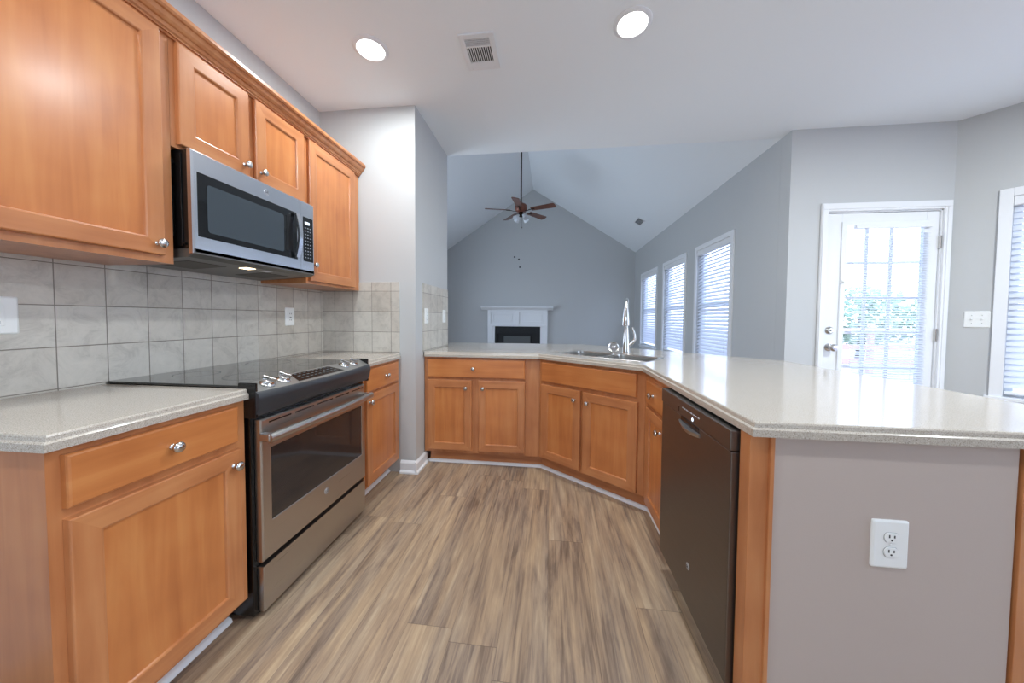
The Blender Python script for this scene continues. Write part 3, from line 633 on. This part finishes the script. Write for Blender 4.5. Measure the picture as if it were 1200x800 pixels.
# ---------------------------------------------------------------- microwave
mw = thing('microwave', 'stainless over-the-range microwave mounted under the short upper cabinet', 'microwave', (-1.385, 1.135, 0), PI/2)
m = MB(); m.box(.004, .656, .022, .370, 1.448, 1.834, .003)
m.box(.000, .003, .05, .075, 1.46, 1.82, .001); m.box(-.001, .004, .09, .15, 1.50, 1.70, .001); m.box(-.001, .004, .09, .15, 1.73, 1.80, .001)
for (y, z) in ((.04, 1.47), (.085, 1.78)): m.cyl((.004, y, z), (-.002, y, z), .004, seg=8)
ms = m.build('housing', BLACK, mw)
m = MB(); m.loft([[Vector((x, y, z)) for y, z in [(.0, 1.431), (.03, 1.418), (.36, 1.40), (.37, 1.41), (.37, 1.45), (.0, 1.45)]] for x in (.003, .657)]); hb = m.build('hood_underside', plain('hood_grey', srgb(120, 118, 114), .35, .7), mw, smooth=20)
for x in (.06, .42):
    m = MB(); 
    z = 1.4045
    m.loft([[Vector((x, .10, 1.4125)), Vector((x+.16, .10, 1.4125)), Vector((x+.16, .27, 1.4035)), Vector((x, .27, 1.4035))], [Vector((x, .10, 1.4165)), Vector((x+.16, .10, 1.4165)), Vector((x+.16, .27, 1.4075)), Vector((x, .27, 1.4075))]])
    m.build('grease_filter', plain('filter_mesh', srgb(84, 80, 74), .5, .3), hb, smooth=0)
for x in (.27, .37):
    m = MB(); m.loft([[Vector((x, .05, 1.4160)), Vector((x+.05, .05, 1.4160)), Vector((x+.05, .09, 1.4140)), Vector((x, .09, 1.4140))], [Vector((x, .05, 1.419)), Vector((x+.05, .05, 1.419)), Vector((x+.05, .09, 1.417)), Vector((x, .09, 1.417))]])
    m.build('work_light', WARM if x < .3 else FROST, hb, smooth=0)
m = MB(); a0, a1, b0, b1 = .017, .532, 1.500, 1.752
m.loft([ring(0, .553, 1.431, 1.834, .022), ring(0, .553, 1.431, 1.834, .006), ring(.006, .553, 1.437, 1.828, 0), ring(a0, a1, b0, b1, 0), ring(a0+.002, a1-.002, b0+.002, b1-.002, .003)])
md = m.build('microwave_door', MWSTEEL, mw, smooth=25)
m = MB(); m.loft([ring(a0+.001, a1-.001, b0+.001, b1-.001, .005), ring(a0+.002, a1-.002, b0+.002, b1-.002, .0005)]); gp = m.build('glass_panel', BGLASS, md, smooth=0)
m = MB(); m.prism(rrect(.055, .440, 1.524, 1.716, .012), 0, .0006)
for v in m.bm.verts: v.co = Vector((v.co.x, -.0001-v.co.z, v.co.y))
m.build('window_mesh', MWIN, gp, smooth=0)
m = MB(); m.box(.455, .498, -.0022, .001, 1.535, 1.72, .001); m.build('handle_recess', BLACK, md, smooth=0)
m = MB()
m.loft([[Vector((.500+.018*math.sin(PI*k/12)*0+dx, -.008-.020*math.sin(PI*k/12)+dy, 1.508+.236*k/12)) for dx, dy in ((0, 0), (0, -.012), (.022, -.014), (.026, -.004), (.022, .002))] for k in range(13)])
m.build('handle', MWSTEEL, md, smooth=40)
m = MB(); m.loft([ring(.555, .660, 1.431, 1.834, .022), ring(.555, .660, 1.431, 1.834, .006), ring(.555, .654, 1.437, 1.828, 0)]); cpn = m.build('control_panel', MWSTEEL, mw, smooth=25)
m = MB(); m.box(.573, .648, -.0015, .002, 1.500, 1.748, .001); kp = m.build('keypad', BGLASS, cpn)
m = MB(); m.box(.585, .620, -.0022, -.001, 1.708, 1.722); m.build('display', emit('display_white', (.8, .9, 1, 1), .8), kp, smooth=0)
m = MB()
for j in range(10):
    for i in range(3): x = .588+i*.019; z = 1.688-j*.0185; m.box(x-.005, x+.005, -.0021, -.001, z-.003, z+.003)
m.build('keypad_marks', plain('key_marks', srgb(120, 126, 132), .5), kp, smooth=0)
oval_badge(md, .336, 1.791, 0, .0145)

# ---------------------------------------------------------------- dishwasher
dw = thing('dishwasher', 'dark slate steel dishwasher in the peninsula beside the end post', 'dishwasher', (.525, 1.603, 0), -PI/2)
m = MB(); m.box(.002, .594, .050, .60, .10, .872, .003); m.build('tub', BLACK, dw)
m = MB(); m.box(.010, .590, .10, .13, .0, .10, .002); m.build('kick_plate', BLACK, dw)
m = MB()
yf = [(.045, .098), (.008, .098), (.002, .104), (0, .112), (0, .800), (.003, .803), (.003, .8035)]
m.box(.002, .594, 0, .045, .098, .802, .005); dd = m.build('door', SLATE, dw)
m = MB(); # control strip with pocket handle
m.box(.002, .594, -.004, .045, .8035, .866, .005); cs = m.build('control_strip', SLATE, dw)
m = MB(); m.box(.225, .385, -.0012, .002, .770, .7995, .0008); m.build('handle_pocket', BLACK, dd, smooth=0)
m = MB(); N = 14; L = []
for i in range(N+1):
    q = i/N; x = .215+.18*q; h = math.sin(PI*q)
    L.append([Vector((x, .002, .768-.014*h)), Vector((x, -.003-.009*h, .771-.012*h)), Vector((x, -.006-.012*h, .781-.006*h)), Vector((x, -.001, .783-.003*h))])
m.loft(L); m.build('handle', STEEL, dd, smooth=50)
m = MB(); m.box(.205, .215, -.0052, -.003, .815, .835); m.build('status_window', BLACK, cs, smooth=0)
m = MB(); [m.box(.245+i*.02, .255+i*.02, -.0052, -.003, .836, .840) for i in range(8)]; m.build('control_marks', MARK, cs, smooth=0)
m = MB(); m.lathe([(0, 0), (.007, 0), (.006, .0015), (0, .0018)], (.34, -.004, .818), (0, -1, 0), 16); m.build('start_button', emit('button_glow', (.75, .85, 1, 1), .7), cs)
oval_badge(dd, .322, .252, 0, .0125)

# ---------------------------------------------------------------- plates on the walls
def plate(label, loc, rotz, w_, h_, kind):
    t = thing('outlet' if kind in ('duplex', 'gfci') else 'light_switch', label, 'outlet' if kind in ('duplex', 'gfci') else 'switch', loc, rotz)
    m = MB(); L = []
    for i, y in ((0, 0), (0, -.003), (.003, -.0058), (.006, -.0065)): L.append([Vector((x, y, z)) for x, z in rrect(-w_/2+i, w_/2-i, -h_/2+i, h_/2-i, .005, 3)])
    m.loft(L); m.build('plate', WPLAS, t, smooth=40)
    if kind == 'duplex':
        for zc in (.0195, -.0195):
            m = MB(); P = [(.0165*math.cos(a), .0165*math.sin(a)) for a in [2*PI*k/28 for k in range(28)]]; P = [(x, max(-.0125, min(.0125, z))) for x, z in P]
            m.loft([[Vector((x, -.006, z+zc)) for x, z in P], [Vector((x, -.0085, z+zc)) for x, z in P], [Vector((x*.93, -.0092, z*.93+zc)) for x, z in P]]); r_ = m.build('receptacle', WPLAS, t, smooth=40)
            m = MB(); m.box(-.0075, -.0045, -.0096, -.009, zc+.000, zc+.008); m.box(.0045, .0075, -.0096, -.009, zc+.000, zc+.007); m.lathe([(0, 0), (.0026, 0), (.0026, .0005), (0, .0005)], (0, -.0091, zc-.006), (0, -1, 0), 10); m.build('slots', GPLAS, r_, smooth=0)
            m = MB(); m.loft([[Vector((x*1.07, -.0064, z*1.07+zc)) for x, z in P], [Vector((x*1.07, -.0067, z*1.07+zc)) for x, z in P]]); m.build('gap', plain('gap_grey', srgb(150, 152, 150), .6), r_, smooth=0)
        m = MB(); m.lathe([(0, 0), (.003, 0), (.0025, .0012), (0, .0014)], (0, -.0065, 0), (0, -1, 0), 10); m.build('screw', WPLAS, t)
    elif kind == 'gfci':
        m = MB(); m.box(-.0175, .0175, -.0085, -.006, -.034, .034, .0015); r_ = m.build('receptacle', WPLAS, t)
        m = MB(); [m.box(x, x+.003, -.009, -.0083, z, z+.008) for x in (-.0075, .0045) for z in (-.026, .016)]; m.box(-.007, .007, -.0092, -.0083, -.005, -.001); m.build('slots', GPLAS, r_, smooth=0)
    else:
        for k in range(2 if kind == 'double' else 1):
            x = (k-.5)*.046 if kind == 'double' else 0
            m = MB(); m.box(x-.005, x+.005, -.0075, -.006, -.012, .012, .001); m.box(x-.004, x+.004, -.017, -.007, -.002, .009, .0015); m.build('toggle', WPLAS, t)
            [MB().lathe([(0, 0), (.003, 0), (.0025, .001), (0, .0012)], (x, -.0065, z), (0, -1, 0), 10).build('screw', CHROME, t) for z in (-.03, .03)]
    return t
plate('large white duplex outlet on the painted end of the peninsula', (.889, .955, .601), 0, .086, .128, 'duplex')
plate('white outlet plate on the tiles at the left edge of view', (XL+.009, .842, 1.184), PI/2, .095, .122, 'gfci')
plate('white outlet plate on the left tiles beyond the range', (XL+.009, 2.030, 1.185), PI/2, .076, .122, 'gfci')
plate('narrow white switch plate on side tiles nearest the camera above peninsula', (XS+.009, 2.555, 1.198), PI/2, .074, .122, 'single')
plate('white switch plate on side tiles at the living room edge', (XS+.009, 2.995, 1.198), PI/2, .080, .118, 'single')
ax, ay = XA+.133*math.cos(AD), YC+.133*math.sin(AD)
plate('double toggle switch plate between the patio door and right window', (ax, ay, 1.20), AD, .118, .124, 'double')

# ---------------------------------------------------------------- ceiling lights and vents
def can(x, y, label, power=1.):
    t = thing('recessed_light', label, 'ceiling light', (x, y, ZC))
    m = MB(); m.lathe([(.098, 0), (.098, -.004), (.090, -.010), (.078, -.012), (.074, -.008), (.074, 0)], (0, 0, 0), (0, 0, 1), 40); m.build('trim_ring', WHITE, t, smooth=40)
    m = MB(); m.lathe([(0, -.0065), (.073, -.0065), (.073, -.001), (0, -.001)], (0, 0, 0), (0, 0, 1), 40); m.build('diffuser', LEDM, t, smooth=0)
    l = bpy.data.lights.new('lamp', 'AREA'); l.shape = 'DISK'; l.size = .14; l.energy = CAN_W*power; l.color = (.90, .965, 1)
    lo = bpy.data.objects.new('lamp', l); COL.objects.link(lo); lo.parent = t; lo.location = (0, 0, -.014)
can(-1.055, 1.850, 'bright round recessed light nearest the upper cabinets', .8); can(.410, 1.845, 'bright round recessed light over the peninsula side')
can(-1.055, .10, 'added unseen recessed light behind the camera on the left side', 1.0)  # unseen lamp, added for more light in the kitchen
can(.41, .10, 'added unseen recessed light behind the camera on the peninsula side', .75)  # unseen lamp, added to lift the left wall tiles
can(2.70, 1.05, 'added unseen recessed light over the eating nook beyond the right edge', 3.4)  # unseen lamp, added to brighten the door wall and angled wall
v = thing('ceiling_vent', 'white slotted air register in the kitchen ceiling between the two round lights', 'vent', (-.428, 1.94, ZC))
m = MB(); 
def frame2(m, x0, x1, y0, y1, w_, z0, z1, bev): 
    m.box(x0, x0+w_, y0, y1, z0, z1, bev); m.box(x1-w_, x1, y0, y1, z0, z1, bev); m.box(x0+w_, x1-w_, y0, y0+w_, z0, z1, bev); m.box(x0+w_, x1-w_, y1-w_, y1, z0, z1, bev)
frame2(m, -.100, .100, -.130, .130, .030, -.010, 0, .002); m.box(-.072, .072, -.052, -.040, -.009, 0, .001); m.box(-.072, .072, .070, .102, -.009, 0, .001); m.build('frame', WHITE, v)
m = MB(); m.box(-.072, .072, -.102, .102, -.0018, -.0005); m.build('duct_opening', RED, v, smooth=0)
m = MB(); [m.box(-.066+i*.0125, -.062+i*.0125, -.042, .072, -.008, -.001) for i in range(11)]; [m.box(-.072, .072, -.095+i*.011, -.092+i*.011, -.008, -.001) for i in range(5)]; m.build('louvres', WHITE, v, smooth=0)
sl = math.atan2(RZ-ZC, XR-RX); px_, py_ = 1.595, 6.32; pz_ = RZ-(RZ-ZC)/(XR-RX)*(px_-RX)
v = thing('ceiling_vent', 'small grey air register on the right slope of the vaulted ceiling', 'vent', (px_, py_, pz_)); v.rotation_euler = (0, sl, 0)
m = MB(); frame2(m, -.075, .075, -.16, .16, .018, -.010, 0, .002); m.build('frame', WHITE, v)
m = MB(); m.box(-.06, .06, -.145, .145, -.002, -.0005); m.build('duct_opening', RED, v, smooth=0)
m = MB(); [m.box(-.058+i*.016, -.054+i*.016, -.145, .145, -.008, -.001) for i in range(8)]; m.build('louvres', WHITE, v, smooth=0)

# ---------------------------------------------------------------- ceiling fan
fx, fy, fz = -.520, 5.6, 3.02
fan = thing('ceiling_fan', 'brown five-blade ceiling fan with light kit on a long rod', 'ceiling fan', (fx, fy, fz))
top = RZ-(RZ-ZC)/(RX-EX)*(RX-fx)-fz
m = MB(); m.cyl((0, 0, .09), (0, 0, top-.03), .0135, seg=14); m.build('downrod', BRONZE, fan)
m = MB(); m.lathe([(.02, top-.10), (.05, top-.08), (.065, top-.03), (.065, top-.004), (0, top-.004)]); m.build('canopy', BRONZE, fan)
m = MB(); m.lathe([(0, -.045), (.05, -.045), (.085, -.03), (.105, .0), (.105, .055), (.085, .085), (.04, .10), (.02, .125), (0, .125)]); m.build('motor_housing', [plain('reddish_brown_metal', srgb(120, 72, 56), .35, .3)], fan, smooth=50)
for k in range(5):
    a = math.radians(-93+72*k); Mk = Matrix.Rotation(a, 4, 'Z') @ Matrix.Rotation(math.radians(-13), 4, 'X')
    P = []
    for t_ in range(9): q = t_/8; P.append((.19+.40*q, -(.048+.016*q)))
    P += [(.602, -.055), (.612, -.03), (.615, 0), (.612, .03), (.602, .055)]
    for t_ in range(9): q = 1-t_/8; P.append((.19+.40*q, .048+.016*q))
    m = MB(); m.prism(P, -.021, -.014)
    for vtx in m.bm.verts: vtx.co = Mk @ vtx.co
    bl_ = m.build('blade', BROWN, fan, smooth=0)
    m = MB(); m.tube([(.07, 0, -.03), (.12, 0, -.035), (.16, 0, -.024), (.25, 0, -.022)], [.012, .010, .012, .016], 8, flat=.4)
    for vtx in m.bm.verts: vtx.co = Mk @ vtx.co
    m.build('blade_arm', BRONZE, bl_)
m = MB(); m.lathe([(0, -.045), (.035, -.045), (.045, -.07), (.06, -.085), (.05, -.11), (.02, -.125), (0, -.13)]); lk = m.build('light_kit', BRONZE, fan, smooth=50)
for k in range(4):
    a = PI/4+PI/2*k; d = Vector((math.cos(a), math.sin(a), -.9)).normalized(); o = Vector((math.cos(a)*.05, math.sin(a)*.05, -.10))
    m = MB(); m.lathe([(.018, 0), (.022, .02), (.032, .05), (.042, .085), (.046, .105), (.043, .105), (.038, .085), (.028, .05), (.015, .02)], o, d, 20); m.build('lamp_shade', FROST, lk, smooth=60)
m = MB(); m.cyl((.02, -.03, -.13), (.02, -.03, -.30), .0018, seg=6); m.cyl((.02, -.03, -.30), (.02, -.03, -.32), .006, seg=8); m.build('pull_chain', BRONZE, fan)

# ---------------------------------------------------------------- fireplace
fpc = thing('fireplace_mantel', 'white mantelpiece with panelled frieze around the black fireplace opening', 'mantel', (-.81, YF, 0))
m = MB(); m.loft([[Vector((x, y, z)) for y, z in [(0, 1.46), (-.19, 1.46), (-.19, 1.435), (-.175, 1.42), (-.14, 1.41), (-.125, 1.385), (-.10, 1.375), (0, 1.375)]] for x in (-.885, .865)]); m.build('mantel_shelf', WHITE, fpc, smooth=30)
m = MB()
m.box(-.715, -.555, -.09, 0, 0, 1.0, .003); m.box(.560, .720, -.09, 0, 0, 1.0, .003); m.box(-.715, .720, -.09, 0, 1.0, 1.377, .003)
m.box(-.725, -.60, -.105, -.085, 0, 1.0, .003); m.box(.605, .730, -.105, -.085, 0, 1.0, .003); m.box(-.725, .730, -.125, -.085, .985, 1.04, .003); m.box(-.725, .730, -.125, -.085, 1.33, 1.377, .003)
m.box(-.725, -.65, -.125, -.085, 1.04, 1.33, .003); m.box(.655, .730, -.125, -.085, 1.04, 1.33, .003); m.box(-.07, .045, -.125, -.085, 1.04, 1.33, .003)
m.build('surround', WHITE, fpc)
for a, b in ((-.60, -.12), (.095, .605)):
    m = MB(); frame2(m, 0, b-a, 0, .19, .018, 0, .016, .003)
    for vtx in m.bm.verts: vtx.co = Vector((a+vtx.co.x, -.09-vtx.co.z, 1.09+vtx.co.y))
    m.build('frieze_panel', WHITE, fpc)
ff = thing('fireplace_insert', 'black metal fireplace insert with glass front inside the white mantel', 'fireplace', (-.81, YF, 0))
m = MB(); m.box(-.553, -.50, -.060, -.005, .0, .975); m.box(.505, .558, -.06, -.005, 0, .975); m.box(-.50, .505, -.06, -.005, .80, .975); m.box(-.50, .505, -.06, -.005, 0, .15); m.box(-.50, .505, -.012, -.005, .15, .80)
for i in range(5): m.box(-.48, .485, -.066, -.058, .83+i*.026, .842+i*.026, .002)
m.build('surround_panel', FIREB, ff)
m = MB(); m.box(-.33, .32, -.070, -.055, .20, .74, .004); m.build('glass_door', FIREG, ff)
for i, (x, z) in enumerate(((-.897, 2.678), (-.765, 2.43), (-.79, 2.62))):
    m = MB(); m.lathe([(0, 0), (.022, 0), (.018, .006), (0, .008)], (x, YF, z), (0, -1, 0), 12)
    tag(m.build('wall_anchor', DARK), 'small dark wall anchor above the mantel, %s of the three' % ('upper left', 'lowest', 'upper right')[i], 'anchor', None)

# ---------------------------------------------------------------- outside
m = MB(); m.box(2.2, 30, -14, 40, -.2, -.15); m.box(-20, 2.2, 8.4, 40, -.2, -.15); struct(m.build('ground', plain('pale_patio', srgb(196, 172, 168), .9, bump=.2, bscale=8)))
LEAF = plain('leaf_green', srgb(158, 178, 150), .7); BARK = plain('bark', srgb(96, 80, 66), .9)
def tree(label, x, y, h, r):
    t = thing('garden_tree', label, 'tree', (x, y, -.15)); m = MB(); m.tube([(0, 0, 0), (.05, 0, h*.3), (0, .05, h*.6)], [.12, .09, .05], 8); m.build('trunk', BARK, t)
    b = bmesh.new()
    for i in range(1500):
        u = Vector((random.gauss(0, 1), random.gauss(0, 1), random.gauss(0, 1))).normalized()*r*(.55+.45*random.random()); u.z *= .8
        c_ = Vector((0, 0, h-r*.75))+u+Vector((math.sin(u.x*5), math.cos(u.y*4), 0))*.12; a_ = Vector((random.uniform(-1, 1), random.uniform(-1, 1), random.uniform(-1, 1))).normalized()*.11; d_ = a_.orthogonal().normalized()*.06
        b.faces.new([b.verts.new(c_-a_), b.verts.new(c_+d_), b.verts.new(c_+a_), b.verts.new(c_-d_)])
    m = MB(); m.merge(b); m.build('foliage', LEAF, t, smooth=0)
tree('bushy green tree outside, seen low through the left of the patio door', 7.2, 11.6, 2.6, 1.3); tree('green tree outside seen through the right of the patio door', 9.9, 11.8, 2.4, 1.3)
fe = thing('garden_fence', 'pale wooden fence outside behind the patio door glass', 'fence', (5, 9.2, -.15))
for k in range(5): m = MB(); m.box(k*1.5-.05, k*1.5+.05, 0, .1, 0, 1.25, .005); m.build('post', plain('fence_wood', srgb(190, 160, 150), .8), fe)
for z in (.25, .6, 1.0): m = MB(); m.box(-.05, 6.05, -.03, 0, z, z+.14, .005); m.build('rail', bpy.data.materials['fence_wood'], fe)
